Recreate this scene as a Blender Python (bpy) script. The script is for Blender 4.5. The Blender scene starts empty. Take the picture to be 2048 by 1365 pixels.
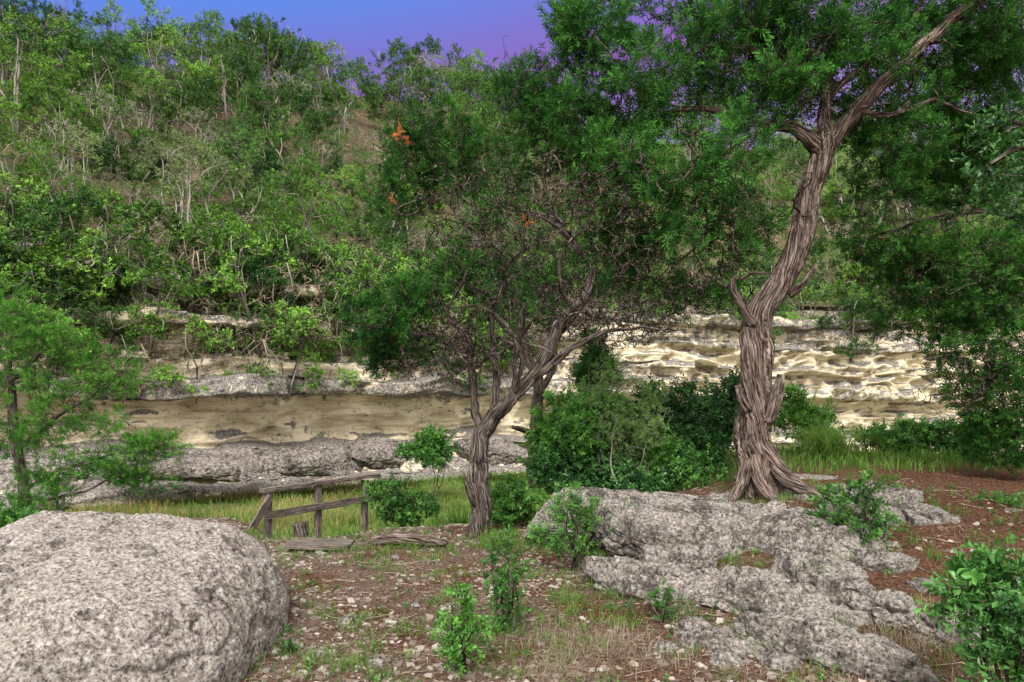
import bpy, math, random, numpy as np
random.seed(5)
SC=bpy.context.scene
COL=SC.collection
F=1365.0; CAM=1.6
def P(px,py,Y): return np.array([(px-1024)/F*Y, Y, CAM-(py-800)/F*Y])
def sst(t): t=np.clip(t,0,1); return t*t*(3-2*t)
# ---------------------------------------------------------------- noise
def hsh(i,j,k,s=0):
    m=0xffffffff
    h=((i.astype(np.int64)*374761393)&m)+((j.astype(np.int64)*668265263)&m)+((k.astype(np.int64)*1274126177)&m)+s*97463477
    h&=m; h=((h^(h>>13))*1274126177)&m; h=h^(h>>16); h=(h*2246822519)&m; h^=h>>13
    return h/4294967295.0
def vn(p,s=0):
    p=np.asarray(p,float); i=np.floor(p).astype(np.int64); f=p-i; f=f*f*f*(f*(f*6-15)+10)
    x,y,z=i[...,0],i[...,1],i[...,2]; a,b,c=f[...,0],f[...,1],f[...,2]
    def l(u,v,t): return u+(v-u)*t
    return l(l(l(hsh(x,y,z,s),hsh(x+1,y,z,s),a),l(hsh(x,y+1,z,s),hsh(x+1,y+1,z,s),a),b),
             l(l(hsh(x,y,z+1,s),hsh(x+1,y,z+1,s),a),l(hsh(x,y+1,z+1,s),hsh(x+1,y+1,z+1,s),a),b),c)
def fbm(p,o=4,s=0):
    p=np.asarray(p,float); r=0; a=1; t=0
    for k in range(o):
        r=r+a*(vn(p*(2.03**k)+k*7.3,s+k)*2-1); t+=a; a*=.5
    return r/t
def st3(x,y,z): return np.stack([x,y,z+0*x],-1)
def worley(u,v,s=0):
    iu=np.floor(u).astype(np.int64); iv=np.floor(v).astype(np.int64); best=np.full(u.shape,9.0); b2=best.copy()
    for du in (-1,0,1):
        for dv in (-1,0,1):
            cu=iu+du; cv=iv+dv
            X=cu+hsh(cu,cv,cu*0,s); Y=cv+hsh(cu,cv,cu*0,s+9)
            d=np.hypot(X-u,Y-v); b2=np.minimum(b2,np.maximum(best,d)); best=np.minimum(best,d)
    return best,b2
# ---------------------------------------------------------------- mesh helpers
def mk(name,V,Fc,mat,parent=None,attrs=None,smooth=False):
    V=np.asarray(V,np.float32).reshape(-1,3)
    if parent is not None: V=V-np.array(parent.location,dtype=np.float32)
    me=bpy.data.meshes.new(name); n,k=Fc.shape
    me.vertices.add(len(V)); me.vertices.foreach_set('co',V.ravel())
    me.loops.add(n*k); me.loops.foreach_set('vertex_index',Fc.astype(np.int32).ravel())
    me.polygons.add(n); me.polygons.foreach_set('loop_start',np.arange(0,n*k,k,dtype=np.int32))
    me.update(calc_edges=True)
    me.polygons.foreach_set('use_smooth',np.full(n,smooth,dtype=bool))
    for an,av in (attrs or {}).items():
        av=np.asarray(av,np.float32)
        if av.ndim==1:
            a=me.attributes.new(an,'FLOAT','POINT'); a.data.foreach_set('value',av)
        else:
            a=me.attributes.new(an,'FLOAT_VECTOR','POINT'); a.data.foreach_set('vector',av.ravel())
    me.materials.append(mat)
    o=bpy.data.objects.new(name,me); COL.objects.link(o)
    if parent is not None: o.parent=parent
    return o
def tag(o,label=None,cat=None,group=None,kind=None):
    if label: o['label']=label
    if cat: o['category']=cat
    if group: o['group']=group
    if kind: o['kind']=kind
    return o
def thing(name,label,cat,loc,group=None):
    o=bpy.data.objects.new(name,None); COL.objects.link(o); o.location=[float(v) for v in loc]; o.empty_display_size=.2
    return tag(o,label,cat,group)
def dup(root,loc,rz=0,sc=(1,1,1),label=None):
    r=root.copy(); COL.objects.link(r); r.location=[float(v) for v in loc]; r.rotation_euler=(0,0,rz); r.scale=sc
    if label: r['label']=label
    for ch in list(root.children):
        c=ch.copy(); COL.objects.link(c); c.parent=r
    return r
class Acc:
    def __init__(s): s.V=[];s.F=[];s.A={};s.n=0
    def add(s,V,Fc,**at):
        s.V.append(V); s.F.append(Fc+s.n); s.n+=len(V)
        for k,v in at.items(): s.A.setdefault(k,[]).append(v)
    def build(s,name,mat,parent=None,smooth=False):
        return mk(name,np.concatenate(s.V),np.concatenate(s.F),mat,parent,{k:np.concatenate(v) for k,v in s.A.items()},smooth)
def unit(v): return v/np.maximum(np.linalg.norm(v,axis=-1,keepdims=True),1e-9)
def spline(pts,rad,step):
    pts=np.asarray(pts,float); rad=np.asarray(rad,float)
    Q=np.column_stack([pts,rad]); Q=np.vstack([2*Q[0]-Q[1],Q,2*Q[-1]-Q[-2]]); out=[]
    for i in range(1,len(Q)-2):
        n=max(2,int(np.linalg.norm(Q[i+1,:3]-Q[i,:3])/step)); t=np.linspace(0,1,n,endpoint=False)[:,None]
        a,b,c,d=Q[i-1],Q[i],Q[i+1],Q[i+2]
        out.append(.5*((2*b)+(c-a)*t+(2*a-5*b+4*c-d)*t*t+(3*b-a-3*c+d)*t**3))
    out.append(Q[-2][None]); O=np.vstack(out); return O[:,:3],np.maximum(O[:,3],.002)
def grid_faces(n,s,wrap=True):
    i=np.arange(n-1)[:,None]; j=np.arange(s if wrap else s-1)[None,:]; k=(j+1)%s
    return np.stack([i*s+j+0*k,i*s+k,(i+1)*s+k,(i+1)*s+j+0*k],-1).reshape(-1,4)
def limb(pts,rad,sides=14,step=.06,seed=0,rough=.12,flute=.10,wig=.02,twist=1.2):
    p,r=spline(pts,rad,step); n=len(p)
    L=np.concatenate([[0],np.cumsum(np.linalg.norm(np.diff(p,axis=0),axis=1))])
    env=sst(L/.4)
    w=np.stack([fbm(st3(L*2.6,L*0+seed,L*0+k*5.1),3,seed) for k in range(3)],-1)
    p=p+w*wig*env[:,None]*3
    T=unit(np.gradient(p,axis=0)); A=np.zeros((n,3)); a=np.cross(T[0],[0.3,1,.1]); a/=np.linalg.norm(a)
    for i in range(n):
        a=a-T[i]*a.dot(T[i]); a/=np.linalg.norm(a); A[i]=a
    B=np.cross(T,A); th=np.linspace(0,2*math.pi,sides,endpoint=False)[None,:]; tw=(L*twist)[:,None]
    f=1+flute*np.cos(3*(th+tw)+seed)+flute*.7*np.cos(5*(th+tw*1.1)+seed*2)
    q=st3(np.cos(th+tw)*2.2+0*f,np.sin(th+tw)*2.2+0*f,(L*1.2)[:,None]+seed+0*f)
    g=fbm(q*2,4,seed); f=f+rough*g*2-rough*1.6*np.maximum(0,.12-np.abs(g))/.12
    rr=r[:,None]*f
    V=p[:,None,:]+rr[...,None]*(np.cos(th)[...,None]*A[:,None,:]+np.sin(th)[...,None]*B[:,None,:])
    gr=st3(np.cos(th+tw)*r[:,None],np.sin(th+tw)*r[:,None],(L*.07)[:,None]+seed+0*f)
    V=V.reshape(-1,3); gr=gr.reshape(-1,3)
    Fc=grid_faces(n,sides)
    for e,off in ((0,0),(n-1,(n-1)*sides)):
        c=len(V); V=np.vstack([V,p[e][None]]); gr=np.vstack([gr,gr[off][None]])
        j=np.arange(sides); k=(j+1)%sides
        if e==0: cf=np.stack([off+k,off+j,np.full(sides,c),np.full(sides,c)],-1)
        else: cf=np.stack([off+j,off+k,np.full(sides,c),np.full(sides,c)],-1)
        c2=len(V); V=np.vstack([V,p[e][None]+1e-4]); gr=np.vstack([gr,gr[off][None]]); cf[:,3]=c2
        Fc=np.vstack([Fc,cf])
    return V,Fc,gr,p,r
def twigs_mesh(name,paths,rads,mat,parent,sides=3):
    p=np.asarray(paths); r=np.asarray(rads); N,K,_=p.shape
    T=unit(np.gradient(p,axis=1)); ref=np.tile(np.array([.31,.2,.93]),(N,1)); main=unit(p[:,-1]-p[:,0])
    ref[np.abs((main*ref).sum(1))>.8]=np.array([1,.1,0])
    A=unit(np.cross(T,ref[:,None,:])); B=np.cross(T,A)
    th=np.linspace(0,2*math.pi,sides,endpoint=False)
    V=p[:,:,None,:]+r[:,:,None,None]*(np.cos(th)[None,None,:,None]*A[:,:,None,:]+np.sin(th)[None,None,:,None]*B[:,:,None,:])
    f=grid_faces(K,sides); Fc=(f[None]+(np.arange(N)*K*sides)[:,None,None]).reshape(-1,4)
    gr=V.copy(); gr=(gr*np.array([1,1,.3])).reshape(-1,3)
    return mk(name,V.reshape(-1,3),Fc,mat,parent,{'grain':gr},True)
def grow(nodes,nr,targets,rng,rfac=.014,rmin=.003,curl=.2,seg=6,rise=.1):
    nodes=np.asarray(nodes,float); n=len(nodes); cap=n+len(targets)*seg
    arr=np.zeros((cap,3)); rr=np.zeros(cap); arr[:n]=nodes; rr[:n]=nr
    d0=np.array([np.min(((nodes-t)**2).sum(1)) for t in targets]); paths=[];rads=[]
    s=np.linspace(0,1,seg)
    for t in np.asarray(targets)[np.argsort(d0)]:
        d=np.sqrt(((arr[:n]-t)**2).sum(1)); i=int(np.argmin(d)); D=d[i]
        if D<.02: continue
        p0=arr[i]; r0=max(rmin,min(rr[i]*.75,rmin+rfac*D))
        o=rng.normal(size=3); o[2]-=rise*2; o2=rng.normal(size=3)
        pa=p0+(t-p0)*s[:,None]+o*D*curl*np.sin(math.pi*s)[:,None]*.6+o2*D*curl*.35*np.sin(2*math.pi*s)[:,None]
        ra=r0*(1-s)+rmin*.6*s
        paths.append(pa);rads.append(ra); arr[n:n+seg-1]=pa[1:]; rr[n:n+seg-1]=ra[1:]; n+=seg-1
    return paths,rads,arr[:n],rr[:n]
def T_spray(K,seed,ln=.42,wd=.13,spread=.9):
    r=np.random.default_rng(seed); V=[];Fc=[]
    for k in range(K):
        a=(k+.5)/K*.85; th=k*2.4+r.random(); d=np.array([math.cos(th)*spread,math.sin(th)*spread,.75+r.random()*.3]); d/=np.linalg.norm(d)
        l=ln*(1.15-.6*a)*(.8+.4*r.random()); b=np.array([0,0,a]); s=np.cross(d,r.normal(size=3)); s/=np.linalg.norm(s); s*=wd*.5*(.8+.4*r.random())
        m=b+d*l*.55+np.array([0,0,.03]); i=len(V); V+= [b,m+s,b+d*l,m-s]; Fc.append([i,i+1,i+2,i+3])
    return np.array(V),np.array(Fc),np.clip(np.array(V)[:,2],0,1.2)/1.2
def T_leaves(K,seed,ln=.5,wd=.24,spread=.8):
    r=np.random.default_rng(seed); V=[];Fc=[]
    for k in range(K):
        a=(k+.3)/K*.9; th=k*2.4+r.random()*.6; d=np.array([math.cos(th)*spread,math.sin(th)*spread,.45+r.random()*.4]); d/=np.linalg.norm(d)
        l=ln*(1.1-.35*a)*(.85+.3*r.random()); b=np.array([0,0,a]); s=np.cross(d,[0,0,1.0]); s/=np.linalg.norm(s); s=s+r.normal(size=3)*.2; u=np.cross(s,d); u/=np.linalg.norm(u)
        w=wd*.5; i=len(V)
        V+=[b, b+d*l*.3, b+d*l*.75, b+d*l-u*.06, b+d*l*.3+s*w*.75+u*w*.4, b+d*l*.72+s*w+u*w*.45, b+d*l*.3-s*w*.75+u*w*.4, b+d*l*.72-s*w+u*w*.45]
        Fc+=[[i,i+4,i+5,i+2],[i+2,i+5,i+3,i+3],[i,i+2,i+7,i+6],[i+2,i+3,i+3,i+7]]
    V=np.array(V); Fq=[]
    for f in Fc:
        if len(set(f))==4: Fq.append(f)
        else:
            g=list(dict.fromkeys(f)); 
            V=np.vstack([V,(V[g[1]]+V[g[2]])/2]); Fq.append([g[0],g[1],len(V)-1,g[2]])
    return V,np.array(Fq),np.clip(V[:,2],0,1.2)/1.2
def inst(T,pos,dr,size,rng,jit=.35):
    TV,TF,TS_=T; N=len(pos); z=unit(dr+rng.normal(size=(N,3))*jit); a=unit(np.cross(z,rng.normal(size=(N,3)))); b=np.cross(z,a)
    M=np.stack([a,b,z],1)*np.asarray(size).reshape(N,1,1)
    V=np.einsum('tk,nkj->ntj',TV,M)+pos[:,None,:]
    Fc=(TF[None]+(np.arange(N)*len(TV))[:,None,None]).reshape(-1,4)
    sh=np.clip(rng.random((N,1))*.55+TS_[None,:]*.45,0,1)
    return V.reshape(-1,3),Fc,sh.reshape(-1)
# ---------------------------------------------------------------- materials
def newmat(name):
    m=bpy.data.materials.new(name); m.use_nodes=True; nt=m.node_tree; nt.nodes.clear()
    return m,nt,nt.nodes.new('ShaderNodeOutputMaterial')
def noise(nt,vec,scale,detail=5,rough=.6):
    n=nt.nodes.new('ShaderNodeTexNoise'); n.inputs['Scale'].default_value=scale; n.inputs['Detail'].default_value=detail; n.inputs['Roughness'].default_value=rough
    if vec is not None: nt.links.new(vec,n.inputs['Vector'])
    return n.outputs['Fac']
def ramp(nt,fac,stops):
    r=nt.nodes.new('ShaderNodeValToRGB'); e=r.color_ramp.elements
    while len(e)<len(stops): e.new(.5)
    for q,(p,c) in zip(e,stops): q.position=p; q.color=(c[0],c[1],c[2],1)
    nt.links.new(fac,r.inputs['Fac']); return r.outputs['Color']
def mix(nt,a,b,fac,mode='MIX'):
    m=nt.nodes.new('ShaderNodeMix'); m.data_type='RGBA'; m.blend_type=mode
    for s,v in ((m.inputs[0],fac),(m.inputs[6],a),(m.inputs[7],b)):
        if hasattr(v,'is_linked') : nt.links.new(v,s)
        elif isinstance(v,(int,float)): s.default_value=v
        else: s.default_value=(v[0],v[1],v[2],1)
    return m.outputs[2]
def mth(nt,op,a,b=None,c=None,clamp=False):
    m=nt.nodes.new('ShaderNodeMath'); m.operation=op; m.use_clamp=clamp
    for i,v in enumerate((a,b,c)):
        if v is None: continue
        if hasattr(v,'is_linked'): nt.links.new(v,m.inputs[i])
        else: m.inputs[i].default_value=v
    return m.outputs[0]
def bump(nt,h,strength,dist,prev=None):
    b=nt.nodes.new('ShaderNodeBump'); b.inputs['Strength'].default_value=strength; b.inputs['Distance'].default_value=dist
    nt.links.new(h,b.inputs['Height'])
    return b.outputs['Normal']
def attr(nt,n,out='Fac'):
    a=nt.nodes.new('ShaderNodeAttribute'); a.attribute_name=n; return a.outputs[out]
def coords(nt): return nt.nodes.new('ShaderNodeTexCoord').outputs['Object']
def diffuse(nt,out,col,nrm=None):
    p=nt.nodes.new('ShaderNodeBsdfDiffuse'); nt.links.new(col,p.inputs['Color'])
    if nrm is not None: nt.links.new(nrm,p.inputs['Normal'])
    nt.links.new(p.outputs[0],out.inputs[0]); return p
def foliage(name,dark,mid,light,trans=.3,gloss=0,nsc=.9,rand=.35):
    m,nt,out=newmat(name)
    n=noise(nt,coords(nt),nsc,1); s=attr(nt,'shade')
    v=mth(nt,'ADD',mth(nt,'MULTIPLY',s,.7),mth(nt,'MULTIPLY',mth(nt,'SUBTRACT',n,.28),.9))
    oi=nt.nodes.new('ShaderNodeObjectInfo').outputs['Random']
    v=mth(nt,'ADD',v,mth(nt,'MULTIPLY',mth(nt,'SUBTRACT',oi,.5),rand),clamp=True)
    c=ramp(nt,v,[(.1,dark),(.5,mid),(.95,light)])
    d=nt.nodes.new('ShaderNodeBsdfDiffuse'); nt.links.new(c,d.inputs[0]); o=d.outputs[0]
    if trans:
        t=nt.nodes.new('ShaderNodeBsdfTranslucent'); nt.links.new(c,t.inputs[0])
        ms=nt.nodes.new('ShaderNodeMixShader'); ms.inputs[0].default_value=trans; nt.links.new(d.outputs[0],ms.inputs[1]); nt.links.new(t.outputs[0],ms.inputs[2]); o=ms.outputs[0]
    if gloss:
        g=nt.nodes.new('ShaderNodeBsdfGlossy'); g.inputs['Roughness'].default_value=.42; g2=nt.nodes.new('ShaderNodeMixShader'); g2.inputs[0].default_value=gloss
        nt.links.new(o,g2.inputs[1]); nt.links.new(g.outputs[0],g2.inputs[2]); o=g2.outputs[0]
    nt.links.new(o,out.inputs[0]); return m
def barkmat(name,dark,mid,light,scale=60,bs=.9,bd=.02,fine=True):
    m,nt,out=newmat(name); g=attr(nt,'grain','Vector')
    v=noise(nt,g,scale,4 if fine else 1,.72)
    c=ramp(nt,v,[(.38,dark),(.49,mid),(.64,light)])
    diffuse(nt,out,c,bump(nt,v,bs,bd) if fine else None); return m
def rockmat(name,scale=1.0,tint=(1,1,1),lo=.40,dk=.30):
    m,nt,out=newmat(name); c=coords(nt)
    a=noise(nt,c,2.6*scale,5,.80); b=noise(nt,c,28*scale,5,.84)
    base=ramp(nt,b,[(.36,(.04,.037,.034)),(.43,(.16,.147,.137)),(.5,(.32,.297,.278)),(.57,(.46,.435,.41)),(.66,(.68,.65,.61))])
    base=mix(nt,base,mix(nt,base,(dk,dk*.97,dk*.96),1,'MULTIPLY'),ramp(nt,a,[(lo,(1,1,1)),(lo+.10,(0,0,0))]))
    base=mix(nt,base,tint,1,'MULTIPLY')
    diffuse(nt,out,base,bump(nt,b,1,.035/scale)); return m
M={}
M['bark']=barkmat('juniper_bark',(.016,.011,.009),(.125,.09,.076),(.40,.33,.29),60,1,.04)
M['bark_mid']=barkmat('grey_juniper_bark',(.013,.010,.009),(.085,.067,.058),(.29,.25,.225),75,1,.03)
M['bark_limb']=barkmat('dark_limb_bark',(.010,.008,.007),(.06,.046,.040),(.20,.165,.145),75,1,.03)
M['twig']=barkmat('twig_bark',(.02,.016,.014),(.055,.043,.038),(.15,.12,.105),30,.4,.01,False)
M['hillbark']=barkmat('hill_bark',(.07,.06,.053),(.18,.16,.14),(.33,.30,.265),14,.3,.02,False)
M['palebark']=barkmat('pale_bark',(.09,.08,.07),(.25,.23,.20),(.44,.41,.37),14,.3,.02,False)
M['dead']=barkmat('dead_twigs',(.14,.10,.075),(.28,.22,.165),(.45,.37,.30),14,.3,.02,False)
M['wood']=barkmat('weathered_wood',(.04,.03,.026),(.13,.105,.092),(.28,.24,.215),40,.8,.01)
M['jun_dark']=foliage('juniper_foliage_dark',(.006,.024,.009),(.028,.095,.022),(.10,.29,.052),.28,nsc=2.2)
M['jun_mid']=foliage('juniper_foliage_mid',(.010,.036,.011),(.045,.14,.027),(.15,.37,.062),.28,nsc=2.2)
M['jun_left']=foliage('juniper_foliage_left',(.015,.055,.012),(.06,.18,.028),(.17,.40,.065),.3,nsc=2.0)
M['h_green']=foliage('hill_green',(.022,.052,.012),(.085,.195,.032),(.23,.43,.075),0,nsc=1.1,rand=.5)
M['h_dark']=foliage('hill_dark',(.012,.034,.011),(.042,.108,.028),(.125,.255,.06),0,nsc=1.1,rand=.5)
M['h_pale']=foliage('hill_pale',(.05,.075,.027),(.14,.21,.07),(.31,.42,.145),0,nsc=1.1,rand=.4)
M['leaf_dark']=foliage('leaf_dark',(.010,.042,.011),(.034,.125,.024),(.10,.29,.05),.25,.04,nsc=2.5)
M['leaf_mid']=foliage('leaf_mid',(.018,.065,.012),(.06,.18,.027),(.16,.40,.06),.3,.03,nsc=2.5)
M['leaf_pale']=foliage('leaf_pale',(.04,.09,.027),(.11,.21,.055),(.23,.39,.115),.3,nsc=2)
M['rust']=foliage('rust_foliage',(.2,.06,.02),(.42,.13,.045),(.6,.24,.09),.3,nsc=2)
M['grass_g']=foliage('green_grass',(.04,.10,.02),(.12,.24,.045),(.26,.42,.1),.3,nsc=.6)
M['grass_y']=foliage('dry_grass',(.13,.12,.04),(.32,.26,.10),(.52,.44,.23),.3,nsc=.6)
M['straw']=foliage('straw',(.16,.12,.08),(.30,.24,.17),(.48,.41,.31),.3,nsc=2)
M['litter']=foliage('leaf_litter',(.07,.032,.022),(.18,.092,.062),(.35,.215,.155),0,nsc=3)
M['rock']=rockmat('lichen_limestone',1.3,(.98,.95,.93),.41,.36)
M['rock_far']=rockmat('ledge_limestone',.4,(.85,.81,.78),.40,.45)
M['boulder']=rockmat('boulder_limestone',1.6,(1.16,1.11,1.10),.385,.45)
def gravelmat():
    m,nt,out=newmat('gravel_stone'); s=attr(nt,'shade')
    c=ramp(nt,s,[(0,(.11,.082,.07)),(.6,(.235,.195,.17)),(1,(.42,.38,.34))]); diffuse(nt,out,c); return m
M['gravel']=gravelmat()
def groundmat():
    m,nt,out=newmat('forest_floor'); c=coords(nt)
    a=noise(nt,c,1.1,3,.7); b=noise(nt,c,30,5,.85)
    soil=ramp(nt,b,[(.34,(.042,.026,.02)),(.48,(.17,.112,.086)),(.58,(.28,.205,.165)),(.68,(.46,.385,.33))])
    soil=mix(nt,soil,mix(nt,soil,(.78,.58,.48),1,'MULTIPLY'),mth(nt,'MAXIMUM',ramp(nt,a,[(.46,(0,0,0)),(.6,(1,1,1))]),attr(nt,'red')))
    g=ramp(nt,b,[(.3,(.05,.09,.02)),(.5,(.15,.20,.05)),(.7,(.33,.32,.13))])
    col=mix(nt,soil,g,attr(nt,'grassy'))
    diffuse(nt,out,col,bump(nt,b,1,.05)); return m
M['ground']=groundmat()
def hillmat():
    m,nt,out=newmat('hill_soil'); c=coords(nt); a=noise(nt,c,.5,3); b=noise(nt,c,5,4,.8)
    s=ramp(nt,b,[(.3,(.05,.045,.025)),(.5,(.17,.13,.085)),(.7,(.36,.29,.2))]); g=ramp(nt,b,[(.3,(.02,.05,.012)),(.7,(.12,.19,.05))])
    diffuse(nt,out,mix(nt,s,g,ramp(nt,a,[(.42,(0,0,0)),(.6,(1,1,1))])),bump(nt,b,1,.3)); return m
M['hill']=hillmat()
def cliffmat():
    m,nt,out=newmat('cliff_limestone'); c=coords(nt)
    mp=nt.nodes.new('ShaderNodeMapping'); mp.inputs['Scale'].default_value=(.6,.6,5); nt.links.new(c,mp.inputs['Vector'])
    a=noise(nt,mp.outputs[0],1.2,5,.74); b=noise(nt,c,3,5,.78); d=noise(nt,c,14,3,.75)
    cream=ramp(nt,a,[(.3,(.42,.33,.22)),(.42,(.64,.53,.37)),(.52,(.82,.73,.56)),(.6,(.78,.65,.45)),(.7,(.66,.53,.34))])
    cream=mix(nt,cream,mix(nt,cream,(.42,.39,.37),1,'MULTIPLY'),ramp(nt,b,[(.55,(0,0,0)),(.64,(.85,.85,.85))]))
    gray=ramp(nt,d,[(.36,(.07,.063,.058)),(.48,(.20,.18,.168)),(.62,(.38,.355,.325))])
    geo=nt.nodes.new('ShaderNodeNewGeometry'); sx=nt.nodes.new('ShaderNodeSeparateXYZ'); nt.links.new(geo.outputs['Normal'],sx.inputs[0])
    up=mth(nt,'MULTIPLY',mth(nt,'SUBTRACT',sx.outputs['Z'],.45),2.2,clamp=True)
    g=mth(nt,'MAXIMUM',attr(nt,'gray'),up); g=mth(nt,'ADD',g,mth(nt,'MULTIPLY',mth(nt,'SUBTRACT',b,.5),2.4),clamp=True)
    col=mix(nt,cream,gray,ramp(nt,g,[(.4,(0,0,0)),(.6,(1,1,1))]))
    h=mth(nt,'ADD',mth(nt,'MULTIPLY',b,.6),mth(nt,'MULTIPLY',a,.35))
    diffuse(nt,out,col,bump(nt,h,1,.22)); return m
M['cliff']=cliffmat()
# ---------------------------------------------------------------- terrain
def gz(x,y):
    x=np.asarray(x,float); y=np.asarray(y,float)
    dip=np.exp(-((x+2.6)/.95)**2)
    edge=8.7+sst((x-.4)/3.2)*4.6+.4*np.sin(x*1.3)*(1-dip)-1.0*dip
    h=.5*sst((x-.6)/2.4)*sst((y-4.3)/3.0)+.08*sst((x-1)/2)
    t=sst((y-edge)/(4.5-2.2*dip)); z=h*(1-t)-1.25*t
    return z+.05*fbm(st3(x*.8,y*.8,0*x),4,3)+.015*fbm(st3(x*5,y*5,0*x),3,4)
def axis(a,b,n): return np.linspace(a,b,n)
gx=np.unique(np.concatenate([axis(-400,-30,14),axis(-30,-8,70),axis(-8,8,330),axis(8,30,60),axis(30,400,14)]))
gy=np.unique(np.concatenate([axis(-300,-5,10),axis(-5,2,20),axis(2,14,330),axis(14,36,80),axis(36,400,14)]))
X,Y=np.meshgrid(gx,gy); Z=gz(X,Y)
grassy=sst((Y-9.6-sst((X-.4)/3)*3)/2)*np.clip(.85+.5*fbm(st3(X*.5,Y*.5,0*X),3,8),0,1)
o=mk('ground',st3(X,Y,Z).reshape(-1,3),grid_faces(len(gy),len(gx),False),M['ground'],None,{'grassy':grassy.ravel(),'red':(sst((X-1.2)/2)*.9).ravel()},True); tag(o,kind='structure')
CP=np.array([(-44,-4),(-34,4),(-24,11.5),(-14.2,19),(-9,23),(-4,26.5),(0,29),(6,31),(12,32.3),(25,34),(45,36),(75,38)],float)
def curve():
    L=np.concatenate([[0],np.cumsum(np.linalg.norm(np.diff(CP,axis=0),axis=1))]); s=np.arange(0,L[-1],.1)
    p=np.stack([np.interp(s,L,CP[:,0]),np.interp(s,L,CP[:,1])],-1)
    k=np.hanning(61); k/=k.sum(); q=np.pad(p,((30,30),(0,0)),'reflect',reflect_type='odd')
    p=np.stack([np.convolve(q[:,i],k,'valid') for i in range(2)],-1); t=unit(np.gradient(p,axis=0)); return s,p,np.stack([-t[:,1],t[:,0]],-1)
CS,CPt,CN=curve()
def CPN(s): return np.stack([np.interp(s,CS,CPt[:,i]) for i in range(2)],-1),np.stack([np.interp(s,CS,CN[:,i]) for i in range(2)],-1)
PR=np.array([(-1.7,-2.6),(-1.2,-2.4),(-.9,-2.2),(-.86,-1.7),(-.45,-1.55),(-.4,-1.2),(-.05,-.9),(.1,-.25),(.25,.2),(.9,.45),(1.45,.15),(1.7,-.15),(1.76,-.75),(2.2,-.8),(2.28,-.75),(2.34,-.05),(2.85,.05),(2.9,-.1),(3.1,-.1),(3.16,.5),(3.75,.6),(3.95,.35),(4.0,-.05),(4.38,0),(4.45,1.3),(5.2,1.5),(5.28,1.1),(5.75,1.15),(5.85,2.6),(6.3,2.8),(6.4,3.4),(6.9,3.7),(7.0,4.6)])
pl=np.concatenate([[0],np.cumsum(np.linalg.norm(np.diff(PR,axis=0),axis=1))]); pt=np.linspace(0,pl[-1],260); pz=np.interp(pt,pl,PR[:,0]); pd=np.interp(pt,pl,PR[:,1])
kk=np.hanning(61); kk/=kk.sum(); pds=np.convolve(np.pad(pd,30,'edge'),kk,'valid')
s=np.arange(14,112,.1); Pc,Nc=CPN(s); S,PZ=np.meshgrid(s,pz,indexing='ij'); PD=np.broadcast_to(pd[None],S.shape); PDS=np.broadcast_to(pds[None],S.shape)
lay=np.digitize(PZ,[-.88,-.42,0,1.73,2.3,2.87,3.13,3.98,4.42,5.24,5.8,6.35])
lmod=np.clip(.7+2.0*fbm(st3(S*.3,lay*3.3,S*0),3,66),.0,1.6)
PD=PDS+(PD-PDS)*lmod
wob=.42*fbm(st3(S*.13,PZ*.3,S*0),3,21)+.2*fbm(st3(S*.7,PZ*.9,S*0),3,22)
blk=hsh(np.floor(S/1.2+lay*.37+.9*fbm(st3(S*.4,lay*1.0,S*0),2,5)).astype(np.int64),lay.astype(np.int64),lay*0)
xx=np.interp(s,CS,CPt[:,0])[:,None]+0*PZ
disp=.7*fbm(st3(S*.13,PZ*.35,lay*.6),3,31)+.28*fbm(st3(S*.9,PZ*3,S*0),5,32)+.13*fbm(st3(S*.6,PZ*9,S*0),3,35)+.07*fbm(st3(S*5,PZ*12,S*0),3,33)
isled=np.isin(lay,[1,2,4,6,8,10]); disp=disp+np.where(isled,(blk-.5)*.8,(blk-.5)*.14)
w1,w2=worley(S*.6+.4*fbm(st3(S*.5,PZ,S*0),2,8),PZ*1.1+3,4); sc=sst((PZ-.1)/.2)*(1-sst((PZ-1.6)/.2)); disp=disp+sc*1.2*(.6-w1)
p1,p2=worley(S*1.0+.5*fbm(st3(S,PZ*2,S*0),2,3),PZ*2.4+.5*fbm(st3(S*.7,PZ,S*0),2,6),7)
pit=sst((xx-4)/4)*sst((PZ-.9)/.3)*(1-sst((PZ-4.1)/.4))+.5*sst((PZ-2.3)/.1)*(1-sst((PZ-4)/.1))
disp=disp+pit*.7*(.62-p1)
PDm=PD*(1-.45*sst((xx-4)/5)*(PZ<4.4)*(PZ>.05))
D=PDm+disp*sst((PZ+1.7)/.3); ZZ=PZ+wob+.04*fbm(st3(S*1.3,PZ,S*0),3,40)
VX=Pc[:,None,0]+Nc[:,None,0]*D; VY=Pc[:,None,1]+Nc[:,None,1]*D
gy_=np.interp(PZ,[-1.5,-.1,.05,1.55,1.75,2.25,2.35,2.8,2.95,3.1,3.2,3.9,4,4.4,4.5,5.2,5.3,7],[.7,.6,.0,.0,.6,.7,.3,.25,.45,.4,.1,.1,.5,.5,.4,.4,.6,.7])
gy_=gy_*(1-.55*sst((xx-4)/4)*(PZ<4))+.6*fbm(st3(S*.35,PZ*1.5,S*0),4,44)
o=mk('cliff',st3(VX,VY,ZZ).reshape(-1,3),grid_faces(len(s),len(pz),False),M['cliff'],None,{'gray':gy_.ravel()},True); tag(o,kind='structure')
def csurf(s1,k,f,out):
    j=int(np.argmin(np.abs(pt-(pl[k]+f*(pl[k+1]-pl[k]))))); i=int(np.clip((s1-14)/.1,0,len(s)-1))
    return np.array([VX[i,j]-Nc[i,0]*out,VY[i,j]-Nc[i,1]*out,ZZ[i,j]])
HD=np.array([3.3,6,12,20,28,32,36,50,90,160]); HZ=np.array([6.55,8.4,12.3,18.0,23.6,25.5,26,26,24,20])
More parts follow.
